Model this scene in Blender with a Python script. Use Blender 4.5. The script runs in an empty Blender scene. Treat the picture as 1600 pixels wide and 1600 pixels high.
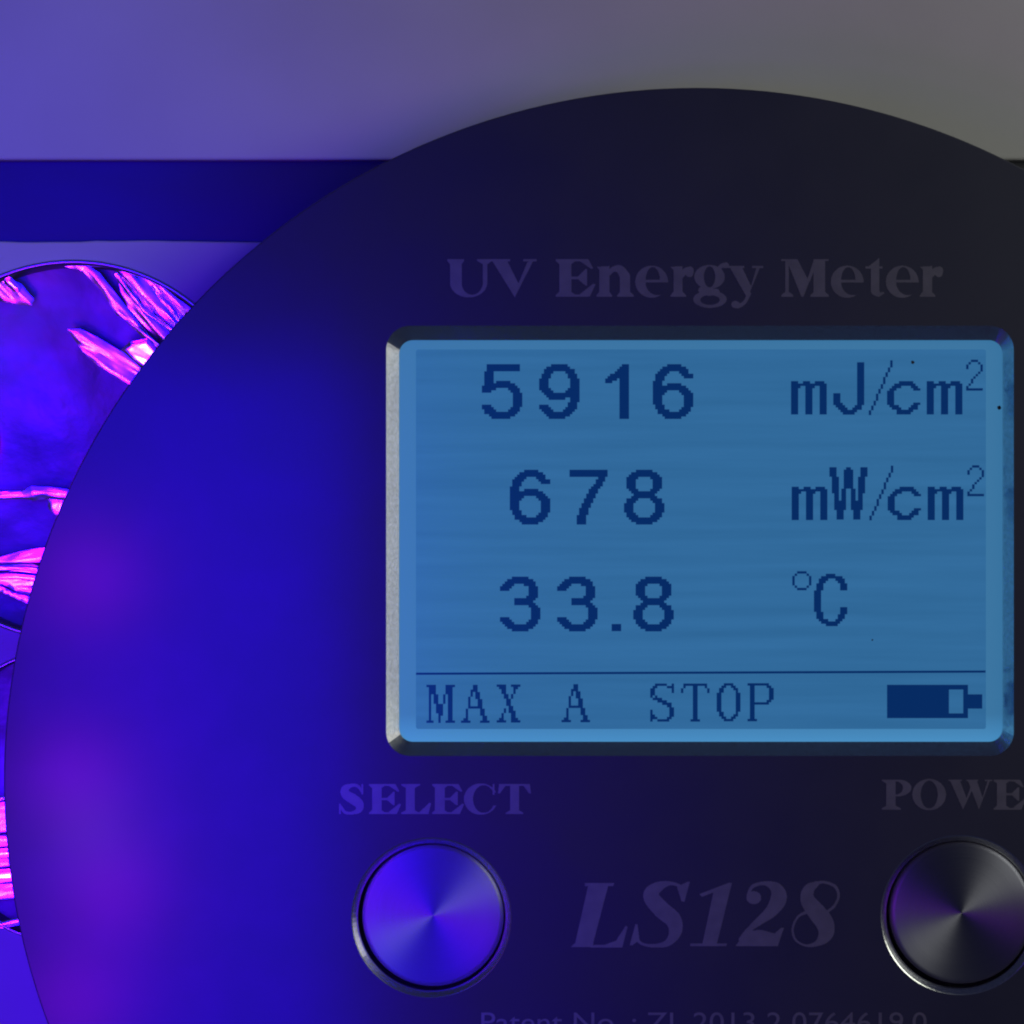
import bpy, bmesh, math, random
import numpy as np
from mathutils import Vector, noise

# ------------------------------------------------------------------ camera, world, lights
TOP = 0.050                 # top of the lamp housing panels
FACE = TOP + 0.013          # top of the meter
DIST = 0.300                # camera above the meter face
CAMZ = FACE + DIST
scene = bpy.context.scene
C = scene.collection


def P(px, py, z):
    """measured point of the photograph -> metres on the level z"""
    k = 0.001 / 15.47 * (CAMZ - z) / DIST
    return Vector(((px - 800) * k, (800 - py) * k, z))


cam_data = bpy.data.cameras.new('camera')
cam = bpy.data.objects.new('camera', cam_data)
C.objects.link(cam)
cam.location = (0, 0, CAMZ)
cam_data.sensor_width = 36
cam_data.lens = 36 * DIST / (1600 / 15.47 * 0.001)
cam_data.clip_start = 0.01
cam_data.clip_end = 20
scene.camera = cam
scene.cycles.pixel_filter_type = 'BLACKMAN_HARRIS'
scene.cycles.filter_width = 2.1     # the soft phone lens

world = bpy.data.worlds.new('World')
scene.world = world
world.use_nodes = True
world.node_tree.nodes['Background'].inputs[0].default_value = (0.42, 0.52, 1.35, 1)
world.node_tree.nodes['Background'].inputs[1].default_value = 0.030

vs = scene.view_settings
vs.view_transform = 'Standard'
vs.look = 'None'
vs.exposure = 0
vs.gamma = 1
vs.use_curve_mapping = False


def area(name, loc, target, sx, sy, radiance, col, shape='RECTANGLE', spread=180):
    d = bpy.data.lights.new(name, 'AREA')
    d.shape = shape
    d.size = sx
    d.size_y = sy
    a = sx * sy * (math.pi / 4 if shape in ('DISK', 'ELLIPSE') else 1)
    d.energy = radiance * math.pi * a
    d.color = col
    d.spread = math.radians(spread)
    o = bpy.data.objects.new(name, d)
    C.objects.link(o)
    o.location = loc
    o.rotation_euler = (Vector(target) - Vector(loc)).to_track_quat('-Z', 'Y').to_euler()
    return o


HL = FACE + 0.150           # height of the ultraviolet lamp head, left of the frame
area('room_light', (0.28, 0.09, FACE + 0.20), (0.02, 0.03, FACE), 0.20, 0.20, 3.0, (0.97, 1.0, 0.88))
area('side_window', (0.55, 0.05, FACE + 0.06), (0, 0, FACE), 0.30, 0.12, 0.80, (1.0, 0.98, 0.93))
area('ultraviolet_light', (-0.050, -0.052, HL), (-0.050, -0.052, FACE), 0.050, 0.150, 2.6, (0.008, 0.0, 1.0), spread=66)
area('ultraviolet_light', (-0.074, 0.050, HL), (-0.074, 0.050, FACE), 0.034, 0.050, 1.6, (0.010, 0.0, 1.0), spread=50)  # second blue area, added so the channel reflects blue at its left
VIOLET = [(-0.064, -0.010), (-0.066, -0.040), (-0.061, -0.057), (-0.066, -0.074)]
for (vx, vy) in VIOLET:
    area('violet_diode', (vx, vy, HL - 0.002), (vx, vy, 0), 0.011, 0.011, 25.0, (0.60, 0.004, 1.0), 'DISK')
VL = Vector((-0.064, -0.048, HL - 0.003))
area('glint_light', VL, (VL.x, VL.y, 0), 0.006, 0.006, 11.0, (1.0, 0.42, 1.0), 'DISK')  # added lamp that whitens the cores of the foil highlights

# ------------------------------------------------------------------ helpers


def mat(name, col, rough=0.5, metal=0.0, spec=0.5, emit=None, estr=1.0, coat=0.0, coatr=0.1):
    m = bpy.data.materials.new(name)
    m.use_nodes = True
    b = m.node_tree.nodes['Principled BSDF']
    b.inputs['Base Color'].default_value = (*col, 1)
    b.inputs['Roughness'].default_value = rough
    b.inputs['Metallic'].default_value = metal
    b.inputs['Specular IOR Level'].default_value = spec
    b.inputs['Coat Weight'].default_value = coat
    b.inputs['Coat Roughness'].default_value = coatr
    if emit:
        b.inputs['Emission Color'].default_value = (*emit, 1)
        b.inputs['Emission Strength'].default_value = estr
    return m


def nd(m, kind, **kw):
    n = m.node_tree.nodes.new(kind)
    for k, v in kw.items():
        setattr(n, k, v)
    return n


def bump(m, scale, strength, dist=0.0001, detail=3, mapping=None):
    nt = m.node_tree
    tc = nd(m, 'ShaderNodeTexCoord')
    nz = nd(m, 'ShaderNodeTexNoise')
    nz.inputs['Scale'].default_value = scale
    nz.inputs['Detail'].default_value = detail
    bp = nd(m, 'ShaderNodeBump')
    bp.inputs['Strength'].default_value = strength
    bp.inputs['Distance'].default_value = dist
    nt.links.new(tc.outputs['Object'], nz.inputs['Vector'])
    nt.links.new(nz.outputs['Fac'], bp.inputs['Height'])
    nt.links.new(bp.outputs['Normal'], nt.nodes['Principled BSDF'].inputs['Normal'])
    return nz, tc


def vary(m, sock, scale, lo, hi, detail=4, stretch=(1, 1, 1)):
    """noise-driven value between two colours or two numbers"""
    nt = m.node_tree
    tc = nd(m, 'ShaderNodeTexCoord')
    mp = nd(m, 'ShaderNodeMapping')
    mp.inputs['Scale'].default_value = stretch
    nz = nd(m, 'ShaderNodeTexNoise')
    nz.inputs['Scale'].default_value = scale
    nz.inputs['Detail'].default_value = detail
    nt.links.new(tc.outputs['Object'], mp.inputs['Vector'])
    nt.links.new(mp.outputs['Vector'], nz.inputs['Vector'])
    rp = nd(m, 'ShaderNodeValToRGB')
    rp.color_ramp.elements[0].position = 0.3
    rp.color_ramp.elements[1].position = 0.7
    c = lambda v: (*v, 1) if isinstance(v, tuple) else (v, v, v, 1)
    rp.color_ramp.elements[0].color = c(lo)
    rp.color_ramp.elements[1].color = c(hi)
    nt.links.new(nz.outputs['Fac'], rp.inputs['Fac'])
    nt.links.new(rp.outputs['Color'], nt.nodes['Principled BSDF'].inputs[sock])


def empty(name, loc, label, cat):
    o = bpy.data.objects.new(name, None)
    C.objects.link(o)
    o.location = loc
    o.empty_display_size = 0.01
    o['label'] = label
    o['category'] = cat
    return o


def link(name, me, m, parent, smooth=False):
    o = bpy.data.objects.new(name, me)
    C.objects.link(o)
    me.materials.clear()
    me.materials.append(m)
    if smooth:
        for p in me.polygons:
            p.use_smooth = True
    if parent:
        o.parent = parent
        bpy.context.view_layer.update()
        o.matrix_parent_inverse = parent.matrix_world.inverted()
    return o


def mesh(name, verts, faces, m, parent, smooth=False):
    me = bpy.data.meshes.new(name)
    me.from_pydata([tuple(v) for v in verts], [], faces)
    me.update()
    return link(name, me, m, parent, smooth)


def strip(loops, closed=True):
    """quads between successive loops of equal length"""
    v = [p for l in loops for p in l]
    n = len(loops[0])
    f = []
    for i in range(len(loops) - 1):
        for j in range(n if closed else n - 1):
            k = (j + 1) % n
            f.append((i * n + j, i * n + k, (i + 1) * n + k, (i + 1) * n + j))
    return v, f


def circle(cx, cy, r, z, n=128):
    return [(cx + r * math.cos(2 * math.pi * i / n), cy + r * math.sin(2 * math.pi * i / n), z) for i in range(n)]


def rrect(x0, y0, x1, y1, r, z, n=10):
    out = []
    for (cx, cy, a0) in ((x1 - r, y1 - r, 0), (x0 + r, y1 - r, 90), (x0 + r, y0 + r, 180), (x1 - r, y0 + r, 270)):
        for i in range(n + 1):
            a = math.radians(a0 + 90 * i / n)
            out.append((cx + r * math.cos(a), cy + r * math.sin(a), z))
    return out


def fill(name, loops, z):
    """flat sheet with holes: filled 2D curve -> mesh"""
    cu = bpy.data.curves.new(name, 'CURVE')
    cu.dimensions = '2D'
    cu.fill_mode = 'FRONT'
    for l in loops:
        s = cu.splines.new('POLY')
        s.points.add(len(l) - 1)
        for p, q in zip(s.points, l):
            p.co = (q[0] * 1000, q[1] * 1000, 0, 1)
        s.use_cyclic_u = True
    o = bpy.data.objects.new(name, cu)
    C.objects.link(o)
    dg = bpy.context.evaluated_depsgraph_get()
    me = bpy.data.meshes.new_from_object(o.evaluated_get(dg))
    bpy.data.objects.remove(o)
    bpy.data.curves.remove(cu)
    for v in me.vertices:
        v.co = (v.co.x / 1000, v.co.y / 1000, z)
    bm = bmesh.new()
    bm.from_mesh(me)
    for f in bm.faces:
        f.normal_update()
        if f.normal.z < 0:
            f.normal_flip()
    bm.to_mesh(me)
    bm.free()
    me.name = name
    return me


def box(name, x0, y0, z0, x1, y1, z1, m, parent, bev=0.0004):
    bm = bmesh.new()
    bmesh.ops.create_cube(bm, size=1)
    for v in bm.verts:
        v.co = ((x0 + x1) / 2 + v.co.x * (x1 - x0), (y0 + y1) / 2 + v.co.y * (y1 - y0), (z0 + z1) / 2 + v.co.z * (z1 - z0))
    if bev:
        bmesh.ops.bevel(bm, geom=bm.edges[:], offset=bev, segments=3, affect='EDGES', profile=0.5)
    me = bpy.data.meshes.new(name)
    bm.to_mesh(me)
    bm.free()
    return link(name, me, m, parent)


# ------------------------------------------------------------------ materials
M = {}
M['panel'] = mat('pale_painted_panel', (0.50, 0.49, 0.47), 0.55, 0, 0.35)
vary(M['panel'], 'Base Color', 35, (0.46, 0.45, 0.43), (0.53, 0.52, 0.50))
bump(M['panel'], 900, 0.06, 0.0002)
M['channel'] = mat('dark_channel', (0.012, 0.012, 0.018), 0.36, 0, 0.7)
vary(M['channel'], 'Roughness', 60, 0.30, 0.42, stretch=(0.3, 1, 1))
M['case'] = mat('black_anodised_case', (0.006, 0.0085, 0.026), 0.5, 0, 0.58, coat=0.42, coatr=0.18)
vary(M['case'], 'Roughness', 120, 0.48, 0.56)
bump(M['case'], 5000, 0.10, 0.00004, 2)
M['bezel'] = mat('blasted_aluminium_chamfer', (0.74, 0.75, 0.72), 0.19, 1.0)
vary(M['bezel'], 'Base Color', 2600, (0.64, 0.65, 0.62), (0.80, 0.81, 0.79), 2)
bump(M['bezel'], 5200, 0.22, 0.00002, 2)
M['print'] = mat('grey_screen_print', (0.085, 0.085, 0.10), 0.42, 0, 0.75, coat=0.5, coatr=0.25)
vary(M['print'], 'Base Color', 700, (0.072, 0.073, 0.086), (0.096, 0.096, 0.112))
M['foil'] = mat('bright_foil', (0.23, 0.21, 0.25), 0.46, 1.0)
vary(M['foil'], 'Roughness', 220, 0.42, 0.52)
bump(M['foil'], 420, 0.25, 0.0004, 3)
M['fold'] = mat('glint_foil', (0.88, 0.86, 0.88), 0.20, 1.0)  # lighter foil for folds shaped as the magenta highlights
vary(M['fold'], 'Roughness', 700, 0.12, 0.22)
M['glint_core'] = mat('glint_core_foil', (0.9, 0.88, 0.9), 0.09, 1.0)  # smoother foil for facets shaped as the white highlight cores
vary(M['glint_core'], 'Roughness', 900, 0.06, 0.14)
M['rim'] = mat('reflector_rim', (0.6, 0.6, 0.62), 0.28, 1.0)
M['diode'] = mat('violet_diode_glow', (0.1, 0.1, 0.1), 0.4, emit=(0.42, 0.0, 1.0), estr=1.6)
M['gap'] = mat('dark_gap', (0.006, 0.006, 0.009), 0.6)

# spun metal button tops: circular grooves -> stretched bow-tie highlights
mb = mat('spun_metal', (0.25, 0.25, 0.285), 0.34, 1.0)
nt = mb.node_tree
bs = nt.nodes['Principled BSDF']
bs.inputs['Anisotropic'].default_value = 0.8
bs.inputs['Anisotropic Rotation'].default_value = 0.25
tg = nd(mb, 'ShaderNodeTangent', direction_type='RADIAL', axis='Z')
nt.links.new(tg.outputs['Tangent'], bs.inputs['Tangent'])
tc = nd(mb, 'ShaderNodeTexCoord')
ln = nd(mb, 'ShaderNodeVectorMath', operation='LENGTH')
fl = nd(mb, 'ShaderNodeVectorMath', operation='MULTIPLY')
fl.inputs[1].default_value = (1, 1, 0)
nt.links.new(tc.outputs['Object'], fl.inputs[0])
nt.links.new(fl.outputs['Vector'], ln.inputs[0])
nz = nd(mb, 'ShaderNodeTexNoise', noise_dimensions='1D')
nz.inputs['Scale'].default_value = 6000
nz.inputs['Detail'].default_value = 3
nt.links.new(ln.outputs['Value'], nz.inputs['W'])
mr = nd(mb, 'ShaderNodeMapRange')
mr.inputs['To Min'].default_value = 0.38
mr.inputs['To Max'].default_value = 0.52
nt.links.new(nz.outputs['Fac'], mr.inputs['Value'])
nt.links.new(mr.outputs['Result'], bs.inputs['Roughness'])
bp = nd(mb, 'ShaderNodeBump')
bp.inputs['Strength'].default_value = 0.15
bp.inputs['Distance'].default_value = 0.00003
nt.links.new(nz.outputs['Fac'], bp.inputs['Height'])
nt.links.new(bp.outputs['Normal'], bs.inputs['Normal'])
M['button'] = mb

M['backlight'] = mat('display_backlight', (0.03, 0.04, 0.05), 0.24, 0, 0.30, emit=(0.041, 0.180, 0.360), estr=1.0)
M['lcd'] = mat('display_panel', (0.02, 0.025, 0.03), 0.24, 0, 0.30, emit=(0.019, 0.135, 0.335), estr=1.0)
vary(M['lcd'], 'Emission Color', 60, (0.023, 0.128, 0.292), (0.029, 0.148, 0.334), 6, stretch=(0.7, 14, 1))
nt = M['backlight'].node_tree
tcb = nd(M['backlight'], 'ShaderNodeTexCoord')
sx = nd(M['backlight'], 'ShaderNodeSeparateXYZ')
mrb = nd(M['backlight'], 'ShaderNodeMapRange')
mrb.inputs['From Min'].default_value = -0.0205
mrb.inputs['From Max'].default_value = -0.0236
mrb.inputs['To Min'].default_value = 0.95
mrb.inputs['To Max'].default_value = 1.5
nt.links.new(tcb.outputs['Object'], sx.inputs[0])
nt.links.new(sx.outputs['Y'], mrb.inputs['Value'])
nt.links.new(mrb.outputs['Result'], nt.nodes['Principled BSDF'].inputs['Emission Strength'])
M['ink'] = mat('display_ink', (0.004, 0.008, 0.02), 0.24, 0, 0.30, emit=(0.0005, 0.022, 0.115), estr=1.0)
# ------------------------------------------------------------------ lamp housing
hous = empty('lamp_housing', (0, 0, 0),
             'pale grey lamp housing with a dark channel and round foil reflectors under the meter', 'lamp housing')
X0, X1, Y0, Y1 = -0.130, 0.130, -0.110, 0.120
ya = P(0, 250, TOP).y        # lower edge of the upper panel
yb = P(0, 377, TOP).y        # upper edge of the lower panel
box('base', X0, Y0, 0.0, X1, Y1, TOP - 0.016, M['gap'], hous, 0.001)
box('upper_panel', X0, ya, TOP - 0.0158, X1, Y1, TOP, M['panel'], hous, 0.00035)
box('channel', X0 + 0.001, yb - 0.0006, TOP - 0.0157, X1 - 0.001, ya + 0.0004, TOP - 0.0012, M['channel'], hous, 0.0003)

# lower panel: a sheet with two round openings and a slightly uneven upper edge
KP = 0.001 / 15.47 * (CAMZ - TOP) / DIST
cups = [P(115, 704, TOP), P(112, 1243, TOP)]
radii = [295 * KP, 230 * KP]


def cup_r(cup):
    return radii[cups.index(cup)]


edge = []
n = 160
for i in range(n + 1):
    x = X1 + (X0 - X1) * i / n
    edge.append((x, yb + 0.00016 * noise.noise((x * 90, 3.1, 0)) + 0.00008 * noise.noise((x * 400, 7, 0)), TOP))
outer = [(X0, Y0, TOP), (X1, Y0, TOP)] + edge
me = fill('lower_panel', [outer] + [circle(c.x, c.y, q, TOP, 96) for c, q in zip(cups, radii)], TOP)
bm = bmesh.new()
bm.from_mesh(me)
geo = bmesh.ops.extrude_face_region(bm, geom=bm.faces[:])
for v in [g for g in geo['geom'] if isinstance(g, bmesh.types.BMVert)]:
    v.co.z = TOP - 0.0155
bmesh.ops.recalc_face_normals(bm, faces=bm.faces[:])
sharp = [e for e in bm.edges if len(e.link_faces) == 2 and e.calc_face_angle() > 1.0 and e.verts[0].co.z > TOP - 1e-5 and e.verts[1].co.z > TOP - 1e-5]
bmesh.ops.bevel(bm, geom=sharp, offset=0.00022, segments=2, affect='EDGES', profile=0.5)
bm.to_mesh(me)
bm.free()
link('lower_panel', me, M['panel'], hous)


def dish_z(r, cup):
    """depth of the shallow reflector at radius r"""
    t = min(r / cup_r(cup), 1.0)
    return TOP - 0.0040 - 0.0026 * (1 - t ** 2.0)


def half_normal(p):
    v = (Vector((0, 0, CAMZ)) - p).normalized()
    l = (VL - p).normalized()
    return (v + l).normalized()


def tucked(x, y):
    """foil that runs up to the meter carries on a little way underneath it"""
    dx, dy = 1090 - x, 1221 - y
    d = math.hypot(dx, dy)
    return (x + 24 * dx / d, y + 24 * dy / d) if d < 1097 else (x, y)


def patch(pts, cup, parent, lift=0.0022, wav=0.10, freq=900, ang=0.0, seed=0, tilt=(0, 0), hot=False, curl=0.13):
    """a foil facet shaped as a highlight: its outline pts in measured pixels, leaning so as to face half way to the lamp"""
    zc = TOP - 0.003
    pts = [tucked(x, y) for x, y in pts]
    q = [P(x, y, zc) for x, y in pts]
    c = sum(q, Vector()) / len(q)
    c.z = dish_z(math.hypot(c.x - cup.x, c.y - cup.y), cup) + lift
    nrm = half_normal(c) + Vector((tilt[0], tilt[1], 0))
    # triangulated grid clipped to the outline
    xs = [p.x for p in q]
    ys = [p.y for p in q]
    step = 0.00011
    nx = max(3, int((max(xs) - min(xs)) / step) + 2)
    ny = max(3, int((max(ys) - min(ys)) / step) + 2)
    gx = np.linspace(min(xs), max(xs), nx)
    gy = np.linspace(min(ys), max(ys), ny)
    XX, YY = np.meshgrid(gx, gy)
    inside = np.zeros(XX.shape, bool)
    for i in range(len(q)):
        a, b = q[i], q[(i + 1) % len(q)]
        cnd = ((a.y > YY) != (b.y > YY))
        with np.errstate(divide='ignore', invalid='ignore'):
            xi = (b.x - a.x) * (YY - a.y) / ((b.y - a.y) if b.y != a.y else 1e-12) + a.x
        inside ^= cnd & (XX < xi)
    dist = np.full(XX.shape, 9.0)
    SX, SY = XX.copy(), YY.copy()
    for i in range(len(q)):
        a, b = q[i], q[(i + 1) % len(q)]
        dx, dy = b.x - a.x, b.y - a.y
        t = np.clip(((XX - a.x) * dx + (YY - a.y) * dy) / max(dx * dx + dy * dy, 1e-12), 0, 1)
        dd = np.hypot(XX - a.x - t * dx, YY - a.y - t * dy)
        near = dd < dist
        SX[near] = (a.x + t * dx)[near]
        SY[near] = (a.y + t * dy)[near]
        dist = np.minimum(dist, dd)
    cw = 0.00055
    drop = curl * cw * 0.5 * np.clip(1 - np.where(inside, dist, 0) / cw, 0, 1) ** 2
    ca, sa = math.cos(ang), math.sin(ang)
    idx = -np.ones(XX.shape, int)
    verts, faces = [], []
    for j in range(ny):
        for i in range(nx):
            x, y = (gx[i], gy[j]) if inside[j, i] else (SX[j, i], SY[j, i])
            u = (x - c.x) * ca + (y - c.y) * sa
            w = -(x - c.x) * sa + (y - c.y) * ca
            z = c.z - (nrm.x * (x - c.x) + nrm.y * (y - c.y)) / nrm.z
            wav_ = wav * 0.35
            z += wav_ / freq * noise.noise((u * freq * 0.12, w * freq, seed * 3.7))
            z += 0.4 * wav_ / freq * noise.noise((u * freq * 0.5, w * freq * 2.3, seed * 1.3 + 9))
            z -= drop[j, i]
            idx[j, i] = len(verts)
            verts.append((x, y, z))
    for j in range(ny - 1):
        for i in range(nx - 1):
            if int(inside[j, i]) + int(inside[j + 1, i]) + int(inside[j, i + 1]) + int(inside[j + 1, i + 1]) >= 1:
                faces.append((idx[j, i], idx[j, i + 1], idx[j + 1, i + 1], idx[j + 1, i]))
    o = mesh('glint_fold', verts, faces, M['glint_core' if hot else 'fold'], parent, True)
    bm = bmesh.new()
    bm.from_mesh(o.data)
    bmesh.ops.delete(bm, geom=[v for v in bm.verts if not v.link_faces], context='VERTS')
    bm.to_mesh(o.data)
    bm.free()
    return o


def ridge(pts, cup, parent, lift=0.0032, bow=0.13):
    """a crease shaped and aimed as a streak of highlight: spine pts (x, y, half width) in measured pixels, convex across"""
    zc = TOP - 0.003
    k = 0.001 / 15.47 * (CAMZ - zc) / DIST
    sp = []
    pts = [(*tucked(x, y), w) for x, y, w in pts]
    for i in range(len(pts) - 1):
        for t in np.linspace(0, 1, 8, endpoint=(i == len(pts) - 2)):
            sp.append([pts[i][a] * (1 - t) + pts[i + 1][a] * t for a in range(3)])
    loops = []
    c = P(sum(q[0] for q in sp) / len(sp), sum(q[1] for q in sp) / len(sp), zc)
    c.z = dish_z(math.hypot(c.x - cup.x, c.y - cup.y), cup) + lift
    nrm = half_normal(c)
    for i, (x, y, w) in enumerate(sp):
        p = P(x, y, zc)
        a = P(*sp[max(i - 1, 0)][:2], zc)
        b = P(*sp[min(i + 1, len(sp) - 1)][:2], zc)
        d = (b - a).normalized()
        s = Vector((-d.y, d.x, 0))
        W = w * k
        row = []
        for j in range(9):
            t = -1 + 2 * j / 8
            q = p + s * (t * W)
            q.z = c.z - (nrm.x * (q.x - c.x) + nrm.y * (q.y - c.y)) / nrm.z
            q.z += math.cos(t * math.pi / 2) * W * bow + 0.00003 * noise.noise((p.x * 700, p.y * 700, j * 0.4))
            row.append(q)
        loops.append(row)
    v, f = strip(loops, False)
    return mesh('glint_fold', v, f, M['fold'], parent, True)


def reflector(cup, seed):
    RC = cup_r(cup)
    loops = []
    R = [0.0006, 0.06, 0.15, 0.25, 0.35, 0.45, 0.55, 0.64, 0.72, 0.80, 0.86, 0.91, 0.95, 0.98, 1.0]
    for t in R:
        l = []
        for i in range(120):
            a = 2 * math.pi * i / 120
            x, y = cup.x + RC * t * 0.997 * math.cos(a), cup.y + RC * t * 0.997 * math.sin(a)
            z = dish_z(RC * t, cup)
            z += 0.00035 * (1 - t ** 6) * noise.noise((x * 130, y * 130, seed)) + 0.00012 * (1 - t ** 6) * noise.noise((x * 420, y * 420, seed + 5))
            l.append((x, y, z))
        loops.append(l)
    v, f = strip(loops)
    r = mesh('reflector', v, f, M['foil'], hous, True)
    v, f = strip([circle(cup.x, cup.y, RC * a, TOP + z, 120) for a, z in
                  ((0.985, -0.0045), (0.985, 0.00005), (0.990, 0.00035), (1.006, 0.00040), (1.012, 0.00006))])
    mesh('rim', v, f, M['rim'], r, True)
    return r


refl_a = reflector(cups[0], 1)
refl_b = reflector(cups[1], 8)


def diode(c, rx, ry, h, parent):
    loops = []
    for t in (1.0, 0.97, 0.88, 0.72, 0.5, 0.25, 0.02):
        loops.append([(c.x + rx * t * math.cos(2 * math.pi * i / 48), c.y + ry * t * math.sin(2 * math.pi * i / 48),
                       c.z + h * math.sqrt(max(0, 1 - t * t))) for i in range(48)])
    v, f = strip(loops)
    return mesh('diode', v, f, M['diode'], parent, True)


da = P(-75, 690, TOP - 0.005)
db = P(-80, 1130, TOP - 0.005)
diode(da, 0.0050, 0.0055, 0.0022, refl_a)
diode(db, 0.0050, 0.0040, 0.0022, refl_b)

cA, cB = cups
# upper reflector
patch([(-20, 438), (6, 428), (36, 446), (54, 468), (50, 478), (30, 476), (-20, 468)], cA, refl_a, ang=-0.8, seed=1, wav=0.16)
patch([(10, 436), (22, 436), (38, 452), (34, 460), (24, 456), (12, 446)], cA, refl_a, lift=0.0034, ang=-0.8, seed=21, wav=0.03, hot=True)
patch([(88, 414), (132, 411), (158, 428), (190, 470), (225, 515), (245, 538), (236, 542), (205, 505), (182, 492), (160, 455), (130, 424)], cA, refl_a, ang=-0.8, seed=2, wav=0.18, tilt=(0.02, 0.03))
patch([(183, 424), (212, 426), (250, 446), (298, 478), (275, 505), (245, 535), (222, 505), (200, 480), (190, 455)], cA, refl_a, ang=-0.85, seed=3, wav=0.22, tilt=(0.03, 0.02))
ridge([(185, 430, 3), (202, 455, 5), (225, 485, 4), (248, 502, 3), (266, 512, 4)], cA, refl_a)
ridge([(240, 448, 2.5), (255, 470, 3), (272, 496, 2.5)], cA, refl_a)
ridge([(200, 500, 2.5), (222, 520, 4), (245, 538, 3)], cA, refl_a)
patch([(105, 515), (125, 514), (150, 526), (190, 550), (215, 560), (240, 545), (235, 560), (215, 585), (200, 600), (188, 594), (150, 570), (128, 548)], cA, refl_a, ang=-0.6, seed=4, wav=0.14, tilt=(0.02, 0.02))
patch([(190, 548), (205, 535), (232, 530), (240, 545), (228, 565), (216, 574), (203, 560)], cA, refl_a, lift=0.0034, ang=-0.5, seed=5, wav=0.05, hot=True)
# bars across the middle of the upper reflector
ridge([(-20, 775, 6), (35, 773, 6), (50, 771, 11), (75, 770, 9), (108, 767, 9)], cA, refl_a)
patch([(74, 780), (108, 770), (100, 795), (88, 815), (80, 810), (74, 795)], cA, refl_a, ang=1.4, seed=6, wav=0.1, lift=0.0026)
patch([(-20, 876), (30, 862), (50, 858), (62, 846), (76, 844), (64, 880), (-20, 882)], cA, refl_a, ang=0.2, seed=7, wav=0.16)
ridge([(-20, 888, 4), (30, 888, 4), (62, 887, 3.5)], cA, refl_a)
patch([(-20, 897), (20, 896), (60, 894), (56, 912), (48, 932), (24, 926), (12, 916), (-20, 910)], cA, refl_a, ang=0.05, seed=8, wav=0.10)
patch([(26, 920), (40, 913), (56, 910), (52, 926), (40, 926)], cA, refl_a, lift=0.0036, ang=0, seed=24, wav=0.03, hot=True)
patch([(-20, 900), (30, 897), (60, 895), (57, 906), (30, 905), (-20, 906)], cA, refl_a, lift=0.0036, ang=0, seed=25, wav=0.05, hot=True)
patch([(-20, 914), (4, 916), (22, 926), (50, 932), (44, 955), (36, 982), (30, 968), (30, 952), (36, 944), (24, 934)], cA, refl_a, ang=1.2, seed=9, wav=0.12)
# lower reflector
ridge([(16, 1066, 1.5), (20, 1055, 2.5), (23, 1046, 1.5)], cB, refl_b)
ridge([(-20, 1252, 2.5), (0, 1243, 2.5), (12, 1238, 2)], cB, refl_b)
patch([(-20, 1258), (0, 1252), (14, 1250), (14, 1300), (-20, 1303)], cB, refl_b, ang=0.05, seed=11, wav=0.10, tilt=(0.02, 0.03))
patch([(-20, 1308), (18, 1306), (20, 1324), (-20, 1326)], cB, refl_b, ang=0.05, seed=12, wav=0.08)
patch([(-20, 1327), (19, 1326), (22, 1333), (19, 1341), (-20, 1342)], cB, refl_b, lift=0.0030, ang=0, seed=22, wav=0.03, hot=True)
patch([(-20, 1343), (22, 1341), (24, 1356), (-20, 1358)], cB, refl_b, ang=0.05, seed=13, wav=0.1, tilt=(0.02, 0.02))
patch([(-20, 1359), (22, 1358), (27, 1368), (24, 1379), (-20, 1380)], cB, refl_b, lift=0.0030, ang=0, seed=23, wav=0.03, hot=True)
patch([(-20, 1383), (28, 1381), (30, 1404), (-20, 1406)], cB, refl_b, ang=0.1, seed=14, wav=0.14)
ridge([(-20, 1441, 4), (12, 1438, 5), (36, 1433, 6)], cB, refl_b, lift=0.0044)
ridge([(33, 1433, 5), (29, 1422, 6), (27, 1410, 3)], cB, refl_b, lift=0.0040)

# ------------------------------------------------------------------ the meter
mc = P(1090, 1221, FACE)
RM = 1084 * 0.001 / 15.47
meter = empty('energy_meter', (mc.x, mc.y, TOP),
              'round black hand-held meter with a lit blue display and two metal buttons', 'meter')

zg = FACE - 0.0013           # level of the display window
a0, a1 = P(603.5, 1181, FACE), P(1584, 509, FACE)
lcd_out = rrect(a0.x, a0.y, a1.x, a1.y, 0.0024, FACE)
b0, b1 = P(623.5, 1159, zg), P(1567, 531.5, zg)
lcd_in = rrect(b0.x, b0.y, b1.x, b1.y, 0.0014, zg)
# buttons: (centre px, radius px)
btn = [(674, 1434), (1501, 1430)]
RH = 125 * 0.001 / 15.47
RB = 110 * 0.001 / 15.47
bc = [P(x, y, FACE) for x, y in btn]
rim_n = 256
face_loop = circle(mc.x, mc.y, RM - 0.00012, FACE, rim_n)
me = fill('face_plate', [face_loop, lcd_out] + [circle(c.x, c.y, RH, FACE, 96) for c in bc], FACE)
link('face_plate', me, M['case'], meter)
v, f = strip([circle(mc.x, mc.y, RM - 0.00012, FACE, rim_n), circle(mc.x, mc.y, RM - 0.00004, FACE - 0.00002, rim_n),
              circle(mc.x, mc.y, RM, FACE - 0.0001, rim_n), circle(mc.x, mc.y, RM, TOP + 0.0015, rim_n),
              circle(mc.x, mc.y, RM - 0.0012, TOP, rim_n), circle(mc.x, mc.y, 0.001, TOP, rim_n)])
f = [tuple(reversed(q)) for q in f]
mesh('body', v, f, M['case'], meter, False)

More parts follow.
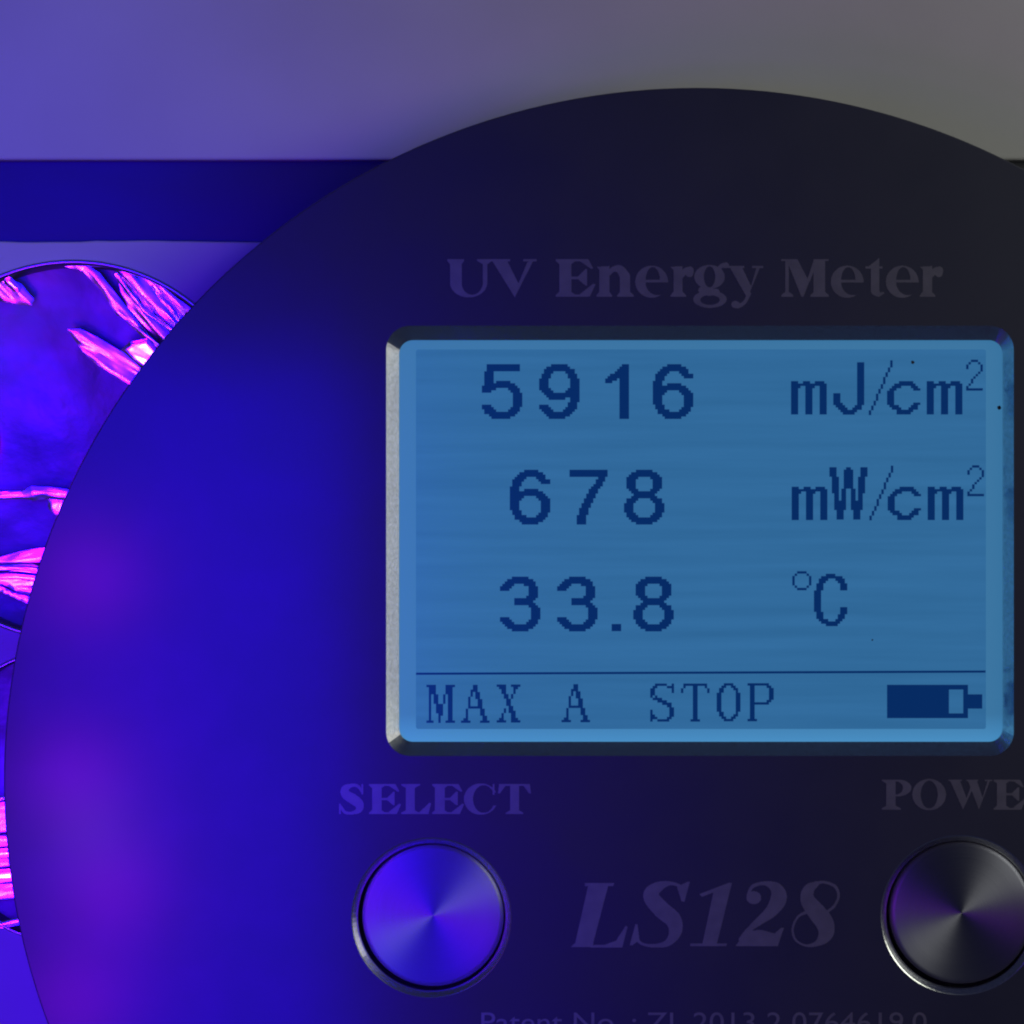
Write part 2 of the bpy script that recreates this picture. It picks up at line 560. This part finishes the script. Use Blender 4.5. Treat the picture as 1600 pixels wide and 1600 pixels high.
# bezel: chamfer with a tiny rounded lip
mid1 = [(o[0] * 0.985 + i[0] * 0.015, o[1] * 0.985 + i[1] * 0.015, FACE - 0.00001) for o, i in zip(lcd_out, lcd_in)]
low = [(i[0], i[1], zg - 0.0004) for i in lcd_in]
v, f = strip([lcd_out, lcd_in, low])
bez = mesh('screen_bezel', v, [tuple(reversed(q)) for q in f], M['bezel'], meter, False)

# display: backlight sheet, active panel, window, characters
zb = zg - 0.0004
disp = link('display', fill('display', [[(p[0], p[1], 0) for p in lcd_in]], zb), M['backlight'], meter)
zl = zb + 0.00005
l0, l1 = P(650, 1139, zl), P(1540.5, 546, zl)
me = fill('active_panel', [rrect(l0.x, l0.y, l1.x, l1.y, 0.0002, zl, 2)], zl)
link('active_panel', me, M['lcd'], disp)

# --- dot-matrix characters -------------------------------------------------
GL = {
 '5': '2-15|2-15|2-15|1-4|1-4|1-4|1-4|1-4,6-11|1-13|0-14|0-5,11-15|0-3,12-15|13-16|13-16|13-16|13-16|13-16|0-3,13-16|0-4,12-15|1-5,11-15|1-14|3-13|4-11',
 '9': '5-11|3-12|2-14|2-5,11-14|1-4,12-15|1-4,12-15|0-3,13-16|0-3,13-16|0-3,13-16|0-3,13-16|0-4,12-16|1-5,11-16|2-16|3-16|4-10,13-16|13-16|12-15|0-3,12-15|0-4,11-15|1-5,10-14|2-13|3-12|4-10',
 '1': '7-9|6-9|5-9|4-9|2-9|1-9|0-4,6-9|0-2,6-9' + '|6-9' * 15,
 '6': '6-11|4-13|3-14|2-6,11-14|1-5,12-16|1-4,13-16|1-4|0-3|0-3,6-11|0-13|0-14|0-5,11-15|0-4,12-16|0-3,13-16|0-3,13-16|0-3,13-16|0-3,13-16|1-4,13-16|1-4,12-15|2-6,11-15|2-14|4-13|5-11',
 '7': '0-15|0-15|0-15|12-14|11-14|11-13|10-13|9-12|8-11|8-11|7-10|7-10|6-9|6-9|5-8|5-8|4-7|4-7|4-7|3-6|3-6|3-6|3-6',
 '8': '5-11|3-13|2-14|1-5,11-15|1-4,12-15|1-4,12-15|1-4,12-15|1-4,12-15|2-5,11-14|3-13|4-12|3-13|1-5,11-15|1-4,12-15|0-3,13-16|0-3,13-16|0-3,13-16|0-3,13-16|1-4,12-15|1-5,11-15|2-14|3-13|5-11',
 '3': '5-11|3-13|2-14|1-5,10-14|0-4,12-15|0-3,12-15|12-15|12-15|11-15|6-14|6-13|6-14|12-15|13-16|13-16|13-16|13-16|0-3,13-16|0-4,12-15|1-5,11-15|2-14|3-13|5-11',
 '.': '0-3|0-3|0-3',
 'm': '0-2,5-7,10-13|0-14|0-3,6-9,12-14' + '|0-2,6-8,12-14' * 11,
 'J': '10-12|' * 13 + '0-2,10-12|0-2,10-12|0-2,10-12|0-2,10-12|0-3,10-12|1-4,9-11|2-5,8-11|3-9|4-8',
 'c': '5-10|3-11|2-5,10-12|1-3,11-13|0-2|0-2|0-2|0-2|0-2|0-2,11-13|1-4,10-12|2-5,9-12|4-10|4-9',
 'sq': '2-4|1,5|0,6|0,6|6|5|4|3|2|2|1|0|0-6',
 'W': '0-2,7-8,13-15|' + '0-2,6-9,13-15|' * 3 + '1-3,6-9,12-14|' * 5 + '1-3,5-6,9-10,12-14|' * 2 + '2-3,5-6,9-10,12-13|' * 3 + '2-6,9-13|' * 4 + '3-5,10-12|3-5,10-12|3-5,10-12|3-5,10-12',
 'deg': '2-5|1,6|0,7|0,7|0,7|0,7|1,6|2-5',
 'C': '5-8|3-11|2-5,9-12|2-4,10-12|1-3,11-13|1-3,11-13|1-3,11-13|' + '0-2|' * 7 + '0-2,11-13|0-2,11-13|1-3,11-13|1-3,10-12|1-3,10-12|2-5,9-11|3-10|5-9',
 'M': '0-3,8-11|1-3,8-10|1-3,8-10|1-3,8-10|1,3-4,7,9-10|1,3-4,7,9-10|1,3-4,7,9-10|1,3-4,7,9-10|1,4-6,9-10|1,4-6,9-10|1,4-6,9-10|1,4-6,9-10|1,5-6,9-10|1,5,9-10|1,5,9-10|0-2,5,8-11',
 'A': '5-6|5-6|4-6|4,6-7|4,6-7|3,6-7|3,7-8|3,7-8|3,7-8|3-8|2,8-9|2,8-9|2,8-9|2,9-10|1-2,9-10|0-3,8-11',
 'X': '0-3,6-9|1-3,7-8|2-3,7|2-3,7|3-4,6|3-4,6|4-5|4-5|4-5|5-6|3,5-6|3,5-7|2,6-7|2,6-7|1-2,6-8|0-3,6-9',
 'S': '2-6,9|1-2,7-9|0-1,9|0-1,9|0-1|0,2|1-4|3-6|5-8|7-8|8-9|0,8-9|0,8-9|0-1,8-9|0-2,7-8|0,3-7',
 'T': '1-10|1,5-6,10|0,5-6,11|0,5-6,11' + '|5-6' * 11 + '|4-7',
 'O': '3-6|2-3,6-7|1-2,7-8|1-2,8' + '|0-1,8-9' * 8 + '|1-2,8|1-2,7-8|2-3,6-7|3-6',
 'P': '0-8|1-2,8-9|1-2,9-10|1-2,9-10|1-2,9-10|1-2,9-10|1-2,9-10|1-2,8-9|1-8' + '|1-2' * 6 + '|0-3',
 'bat': '0-33|0-33|' + '0-25,32-33|' * 2 + '0-25,32-39|' * 6 + '0-25,32-33|' * 2 + '0-33|0-33',
}
GL['/'] = '|'.join(str(int(round(9.4 * (22 - r) / 22))) for r in range(23))
PITCH = 3.72
zi = zl + 0.00004


def glyph(verts, faces, ch, px, py, pw=PITCH, ph=PITCH):
    for r, row in enumerate(GL[ch].split('|')):
        for run in row.split(','):
            if not run:
                continue
            a, b = (run.split('-') + [run])[:2] if '-' in run else (run, run)
            x0, x1 = px + int(a) * pw, px + (int(b) + 1) * pw
            y0, y1 = py + r * ph, py + (r + 1) * ph + 0.02
            k = len(verts)
            for (x, y) in ((x0, y1), (x1, y1), (x1, y0), (x0, y0)):
                verts.append(P(x, y, zi))
            faces.append((k, k + 1, k + 2, k + 3))


def chars(name, items, parent):
    v, f = [], []
    for (ch, x, y) in items:
        glyph(v, f, ch, x, y)
    return mesh(name, v, f, M['ink'], parent)


for ch, x, y in (('5', 752.9, 569), ('9', 842.4, 569), ('1', 945.6, 569), ('6', 1020, 569),
                 ('6', 796.6, 734), ('7', 889.9, 734), ('8', 975, 734),
                 ('3', 781.2, 901), ('3', 870.5, 901), ('.', 955.7, 975), ('8', 989.5, 901)):
    chars('digit' if ch != '.' else 'decimal_point', [(ch, x, y)], disp)
chars('unit_text', [('m', 1236, 595.5), ('J', 1302, 566), ('/', 1357.5, 563), ('c', 1386, 595.5), ('m', 1448, 595.5), ('sq', 1509.6, 562)], disp)
chars('unit_text', [('m', 1237, 760.5), ('W', 1296, 730), ('/', 1358.5, 727.5), ('c', 1387, 760.5), ('m', 1449.5, 760.5), ('sq', 1511.5, 727)], disp)
chars('unit_text', [('deg', 1238, 892.5), ('C', 1271.8, 896.5)], disp)
chars('status_text', [('M', 666.3, 1070), ('A', 720.3, 1070), ('X', 776, 1069.5)], disp)
chars('status_text', [('A', 877.3, 1069)], disp)
chars('status_text', [('S', 1016, 1068), ('T', 1064, 1068), ('O', 1119.8, 1067.5), ('P', 1168, 1067.5)], disp)
chars('battery_icon', [('bat', 1386, 1070)], disp)
q = [P(650, 1054.5, zi), P(1540, 1051.0, zi), P(1540, 1047.6, zi), P(650, 1051, zi)]
mesh('divider_line', q, [(0, 1, 2, 3)], M['ink'], disp)

for (x, y, w) in ((1426, 566, 2.6), (1561, 637, 3.2), (1363, 1000, 1.4)):
    v = [P(x + w * (0.8 + 0.4 * random.Random(i * 7 + x).random()) * math.cos(i * math.pi / 5),
           y + w * (0.8 + 0.4 * random.Random(i * 3 + y).random()) * math.sin(i * math.pi / 5), zl + 0.00006) for i in range(10)]
    mesh('dust_speck', v, [tuple(range(9, -1, -1))], M['gap'], disp)

# --- buttons -----------------------------------------------------------------
for i, c in enumerate(bc):
    n = 96
    b = bpy.data.objects.new
    # chamfered well in the face
    zd = FACE - 0.0016
    RW = RH - 0.00062
    v, f = strip([circle(c.x, c.y, RH, FACE, n), circle(c.x, c.y, RH - 0.0001, FACE - 0.00004, n),
                  circle(c.x, c.y, RW, FACE - 0.0006, n), circle(c.x, c.y, RW, FACE - 0.004, n)])
    well = mesh('button_ring', v, f, M['bezel'], meter, False)
    v, f = strip([circle(c.x, c.y, RW, FACE - 0.0039, n), circle(c.x, c.y, 0.0002, FACE - 0.0039, n)])
    mesh('well_floor', v, f, M['gap'], well)
    # button cap, a little off centre in its well
    RB = RW - 0.00027
    cx, cy = c.x + 0.00017, c.y + 0.00016
    zt = FACE - 0.00042
    prof = [(RB, -0.0036), (RB, -0.00042), (RB - 0.00012, -0.00014), (RB - 0.00034, -0.00002), (RB - 0.0005, 0.0)]
    me = bpy.data.meshes.new('button')
    v, f = strip([circle(0, 0, r, z, n) for r, z in prof])
    k = len(v)
    rings = [RB - 0.0005] + [(RB - 0.0005) * t for t in (0.8, 0.6, 0.4, 0.2, 0.05)]
    base = len(prof) - 1
    for r in rings[1:]:
        v += circle(0, 0, r, -0.00004 * (1 - (r / RB) ** 2), n)
    for q in range(len(rings) - 1):
        s0 = base * n if q == 0 else k + (q - 1) * n
        s1 = k + q * n
        for j in range(n):
            f.append((s0 + j, s0 + (j + 1) % n, s1 + (j + 1) % n, s1 + j))
    v.append((0, 0, -0.00004))
    last = k + (len(rings) - 2) * n
    for j in range(n):
        f.append((last + j, last + (j + 1) % n, len(v) - 1))
    me.from_pydata(v, [], f)
    me.update()
    o = link('button', me, M['button'], None, True)
    o.location = (cx, cy, zt)
    o.parent = meter
    o.matrix_parent_inverse = meter.matrix_world.inverted()

# --- printed lettering ---------------------------------------------------------


class G:
    """raster canvas in glyph units; shapes are united or cut"""

    def __init__(s, X, Y):
        s.X, s.Y, s.m = X, Y, np.zeros(X.shape, bool)

    def rect(s, x0, y0, x1, y1):
        s.m |= (s.X >= x0) & (s.X <= x1) & (s.Y >= y0) & (s.Y <= y1)
        return s

    def polym(s, pts):
        ins = np.zeros(s.X.shape, bool)
        for i in range(len(pts)):
            (ax, ay), (bx, by) = pts[i], pts[(i + 1) % len(pts)]
            if ay == by:
                continue
            ins ^= ((ay > s.Y) != (by > s.Y)) & (s.X < (bx - ax) * (s.Y - ay) / (by - ay) + ax)
        return ins

    def poly(s, *pts):
        s.m |= s.polym(pts)
        return s

    def ellm(s, cx, cy, rx, ry):
        return ((s.X - cx) / rx) ** 2 + ((s.Y - cy) / ry) ** 2 <= 1

    def ell(s, cx, cy, rx, ry):
        s.m |= s.ellm(cx, cy, rx, ry)
        return s

    def stroke(s, *pts):
        p = np.array(pts, float)
        q = np.vstack([2 * p[0] - p[1], p, 2 * p[-1] - p[-2]])
        sm = []
        for i in range(1, len(q) - 2):
            for t in np.linspace(0, 1, 7)[:-1]:
                sm.append(0.5 * ((2 * q[i]) + (-q[i - 1] + q[i + 1]) * t + (2 * q[i - 1] - 5 * q[i] + 4 * q[i + 1] - q[i + 2]) * t * t
                                 + (-q[i - 1] + 3 * q[i] - 3 * q[i + 1] + q[i + 2]) * t ** 3))
        sm.append(p[-1])
        for a, b in zip(sm[:-1], sm[1:]):
            d = b[:2] - a[:2]
            L = max(d @ d, 1e-9)
            t = np.clip(((s.X - a[0]) * d[0] + (s.Y - a[1]) * d[1]) / L, 0, 1)
            s.m |= (s.X - a[0] - t * d[0]) ** 2 + (s.Y - a[1] - t * d[1]) ** 2 <= (a[2] * (1 - t) + b[2] * t) ** 2
        return s

    def serif(s, x0, x1, a, b, y, up):
        """bracketed slab serif from x0 to x1 on a stem a..b; up = +1 grows upward from y"""
        s.poly((x0, y), (x1, y), (x1, y + 4 * up), (b, y + 13 * up), (a, y + 13 * up), (x0, y + 4 * up))
        return s


def g_U(g):
    g.rect(7, 38, 38, 100).rect(95, 38, 107, 100)
    g.m |= g.ellm(57, 38, 50, 40) & (g.Y <= 38) & ~g.ellm(66.5, 38, 28.5, 33)
    g.serif(0, 45, 7, 38, 100, -1).serif(80, 120, 95, 107, 100, -1)


def g_V(g):
    g.poly((3, 97), (43, 97), (74, 36), (98, 93), (114, 97), (64, -2))
    g.rect(0, 95, 52, 100).rect(86, 95, 122, 100)


def g_E(g):
    g.rect(10, 0, 42, 100).rect(0, 0, 88, 6).rect(0, 94, 88, 100)
    g.serif(0, 55, 10, 42, 0, 1).serif(0, 55, 10, 42, 100, -1)
    g.poly((64, 96), (88, 100), (101, 76), (96, 74))
    g.poly((42, 47), (60, 47), (80, 30), (85, 30), (85, 74), (80, 74), (60, 54), (42, 54))
    g.poly((62, 4), (92, 0), (107, 33), (101, 35))


def g_n(g):
    g.rect(5, 0, 32, 78).rect(60, 0, 87, 55)
    g.serif(-2, 39, 5, 32, 0, 1).serif(53, 97, 60, 87, 0, 1)
    g.poly((-2, 80), (32, 82), (32, 66), (5, 72))
    g.stroke((28, 58, 5), (42, 73, 7), (60, 73, 11), (73.5, 55, 13.5))


def g_e(g):
    o = g.ellm(44, 40, 44, 43)
    up = o & (g.Y >= 38) & ~g.ellm(47, 44, 19, 35)
    lo = o & (g.Y < 38) & ~g.ellm(60, 38, 32, 34) & ~((g.X > 84) & (g.Y > 22))
    g.m |= up | lo
    g.m |= o & (g.Y >= 38) & (g.Y <= 45) & (g.X > 20)


def g_r(g):
    g.rect(8, 0, 33, 78).serif(0, 42, 8, 33, 0, 1)
    g.poly((0, 80), (33, 82), (33, 66), (8, 72))
    g.stroke((30, 52, 4), (40, 68, 8), (52, 70, 11))
    g.ell(51, 65, 11, 13)


def g_g(g):
    g.m |= g.ellm(44, 53, 41, 32) & ~g.ellm(44, 53, 15, 28)
    g.stroke((66, 74, 5), (78, 83, 6), (88, 84, 8))
    g.stroke((30, 24, 7), (22, 17, 8), (34, 12, 9), (62, 12, 9))
    g.m |= g.ellm(45, -7, 45, 23) & ~g.ellm(45, -9, 26, 13)


def g_y(g):
    g.poly((3, 78), (36, 78), (60, 28), (74, 78), (84, 78), (50, -4))
    g.rect(-2, 77, 42, 82).rect(62, 77, 92, 82)
    g.stroke((55, 8, 5), (42, -16, 5), (24, -26, 6))
    g.ell(18, -21, 11, 10)


def g_M(g):
    g.rect(11, 0, 21, 100).rect(87, 0, 118, 100)
    g.serif(0, 33, 11, 21, 0, 1).serif(78, 128, 87, 118, 0, 1)
    g.poly((14, 100), (44, 100), (76, 38), (88, 70), (88, 96), (60, 0), (54, 0))
    g.poly((54, 0), (60, 0), (92, 84), (88, 100))
    g.rect(0, 95, 44, 100).rect(87, 95, 128, 100)


def g_t(g):
    g.rect(15, 12, 38, 82).rect(0, 75, 46, 81)
    g.poly((8, 80), (38, 104), (38, 78))
    g.stroke((27, 14, 11), (36, 6, 6), (48, 10, 3))


def g_S(g):
    g.stroke((80, 74, 4), (66, 93, 5), (44, 95, 6), (24, 84, 12), (26, 66, 15), (50, 50, 17), (70, 34, 15), (70, 14, 10), (48, 4, 5), (24, 6, 5), (9, 26, 4))
    g.rect(78, 66, 84, 100).rect(4, 0, 10, 34)


def g_L(g):
    g.rect(15, 0, 45, 100).serif(0, 62, 15, 45, 100, -1).serif(0, 60, 15, 45, 0, 1)
    g.rect(0, 0, 86, 6).poly((58, 4), (90, 0), (99, 36), (94, 38))


def g_C(g):
    o = g.ellm(58, 50, 56, 52) & ~g.ellm(68, 50, 36, 46)
    g.m |= o & ~((g.X > 84) & (g.Y > 28) & (g.Y < 72))
    g.rect(97, 64, 103, 100)


def g_T(g):
    g.rect(38, 0, 68, 100).rect(2, 94, 104, 100).serif(24, 82, 38, 68, 0, 1)
    g.poly((2, 100), (-2, 68), (4, 68), (24, 96))
    g.poly((104, 100), (108, 68), (102, 68), (82, 96))


def g_P(g):
    g.rect(15, 0, 47, 100).serif(0, 64, 15, 47, 0, 1).serif(0, 40, 15, 47, 100, -1)
    g.m |= (g.X > 44) & ((g.ellm(52, 72, 47, 28) & ~g.ellm(46, 72, 25, 22)))


def g_R(g):
    g_P(g)
    g.poly((50, 46), (76, 46), (108, 0), (78, 0))


def g_O(g):
    g.m |= g.ellm(57, 50, 56, 52) & ~g.ellm(57, 50, 28, 46)


def g_W(g):
    g.poly((5, 97), (38, 97), (60, 38), (48, 0))
    g.poly((48, 0), (60, 38), (74, 78), (82, 72))
    g.poly((64, 97), (94, 97), (113, 40), (101, 0))
    g.poly((101, 0), (113, 40), (130, 96), (138, 96))
    g.rect(0, 95, 44, 100).rect(120, 95, 146, 100).rect(60, 95, 98, 100)


def i_L(g):
    g.poly((228, 172), (318, 172), (245, 450), (165, 450)).poly((210, 170), (342, 170), (338, 184), (212, 184))
    g.poly((148, 456), (245, 456), (250, 440), (165, 440))
    g.poly((235, 458), (378, 458), (402, 365), (393, 362), (350, 428), (300, 446), (240, 448))


def i_S(g):
    g.stroke((658, 222, 5), (640, 188, 7), (590, 172, 9), (535, 190, 24), (505, 228, 34), (552, 288, 38), (606, 336, 36), (614, 390, 28), (580, 438, 15), (520, 451, 8), (462, 440, 6), (432, 402, 6))
    g.poly((642, 252), (655, 255), (680, 165), (668, 165), (622, 188))
    g.poly((411, 448), (424, 448), (455, 425), (446, 355), (436, 355))


def i_1(g):
    g.poly((786, 205), (868, 168), (800, 444), (735, 444))
    g.poly((722, 220), (734, 232), (800, 207), (866, 174), (858, 168))
    g.poly((680, 440), (845, 440), (842, 453), (682, 453))


def i_2(g):
    g.ell(965, 236, 33, 29)
    g.stroke((938, 226, 6), (960, 186, 8), (1015, 172, 9), (1065, 195, 26), (1076, 240, 36), (1044, 295, 28), (990, 340, 18), (935, 386, 10), (905, 422, 8))
    g.poly((882, 453), (1072, 453), (1100, 370), (1088, 370), (1058, 396), (1000, 380), (935, 384))


def i_8(g):
    g.stroke((1250, 172, 9), (1212, 198, 24), (1205, 245, 32), (1245, 300, 40), (1282, 350, 40), (1286, 400, 32), (1248, 440, 13), (1195, 449, 5), (1150, 422, 5), (1139, 372, 5), (1162, 322, 5), (1205, 298, 8))
    g.stroke((1240, 170, 7), (1285, 168, 6), (1330, 188, 7), (1343, 230, 6), (1325, 272, 6), (1300, 294, 6))


ZP = FACE + 0.00003


def lettering(name, items, conv, x0, y0, x1, y1, cell=0.7):
    """items: (glyph function, x, y, unit); conv gives canvas pixel -> glyph units"""
    nx, ny = int((x1 - x0) / cell), int((y1 - y0) / cell)
    px = x0 + (np.arange(nx) + 0.5) * cell
    py = y0 + (np.arange(ny) + 0.5) * cell
    PX, PY = np.meshgrid(px, py)
    tot = np.zeros(PX.shape, bool)
    for it in items:
        gx, gy = conv(PX, PY, it)
        g = G(gx, gy)
        it[0](g)
        tot |= g.m
    verts, faces = [], []
    for j in range(ny):
        row = np.concatenate([[0], tot[j].astype(int), [0]])
        d = np.diff(row)
        for a, b in zip(np.where(d == 1)[0], np.where(d == -1)[0]):
            k = len(verts)
            xa, xb = x0 + a * cell, x0 + b * cell
            ya_, yb_ = y0 + j * cell, y0 + (j + 1) * cell
            for (x, y) in ((xa, yb_), (xb, yb_), (xb, ya_), (xa, ya_)):
                verts.append(P(x, y, ZP))
            faces.append((k, k + 1, k + 2, k + 3))
    return mesh(name, verts, faces, M['print'], meter)


def upright(PX, PY, it):
    return (PX - it[1]) / it[3], (it[2] - PY) / it[3]


def traced(PX, PY, it):
    return (PX - 840) * 2.857, (PY - 1320) * 2.857


u, bl = 0.583, 463.5
lettering('title_lettering', [(g_U, 699, bl, u), (g_V, 767, bl, u)], upright, 690, 400, 842, 470)
lettering('title_lettering', [(g_E, 868, bl, u), (g_n, 933.5, bl, u), (g_e, 992.5, bl, u), (g_r, 1047.5, bl, u), (g_g, 1083, bl, u), (g_y, 1138.5, bl, u)], upright, 862, 400, 1200, 486)
lettering('title_lettering', [(g_M, 1220.5, bl, u), (g_e, 1298, bl, u), (g_t, 1352, bl, u), (g_e, 1384, bl, u), (g_r, 1437, bl, u)], upright, 1215, 398, 1480, 470)
u = 0.47
lettering('button_lettering', [(g_S, 528, 1272, u), (g_E, 576.5, 1272, u), (g_L, 627, 1272, u), (g_E, 675, 1272, u), (g_C, 724, 1272, u), (g_T, 779, 1272, u)], upright, 522, 1218, 834, 1276)
lettering('button_lettering', [(g_P, 1377.5, 1265, u), (g_O, 1425, 1265, u), (g_W, 1482, 1265, u), (g_E, 1552.5, 1265, u), (g_R, 1606, 1265, u)], upright, 1372, 1212, 1664, 1270)
lettering('model_lettering', [(fn, 0, 0, 1) for fn in (i_L, i_S, i_1, i_2, i_8)], traced, 888, 1372, 1316, 1486)

# small printed line along the lower edge of the picture
tcu = bpy.data.curves.new('patent', 'FONT')
tcu.body = 'Patent No. : ZL 2013 2 0764619.0'
tcu.size = 1
to = bpy.data.objects.new('patent', tcu)
C.objects.link(to)
me = bpy.data.meshes.new_from_object(to.evaluated_get(bpy.context.evaluated_depsgraph_get()))
bpy.data.objects.remove(to)
xs = [v.co.x for v in me.vertices]
p0, p1 = P(752, 1612, ZP), P(1448, 1612, ZP)
s = (p1.x - p0.x) / (max(xs) - min(xs))
sy = 32 * 0.001 / 15.47 / 0.73
for v in me.vertices:
    v.co = (p0.x + (v.co.x - min(xs)) * s, p0.y + v.co.y * sy, ZP)
link('patent_lettering', me, M['print'], meter)
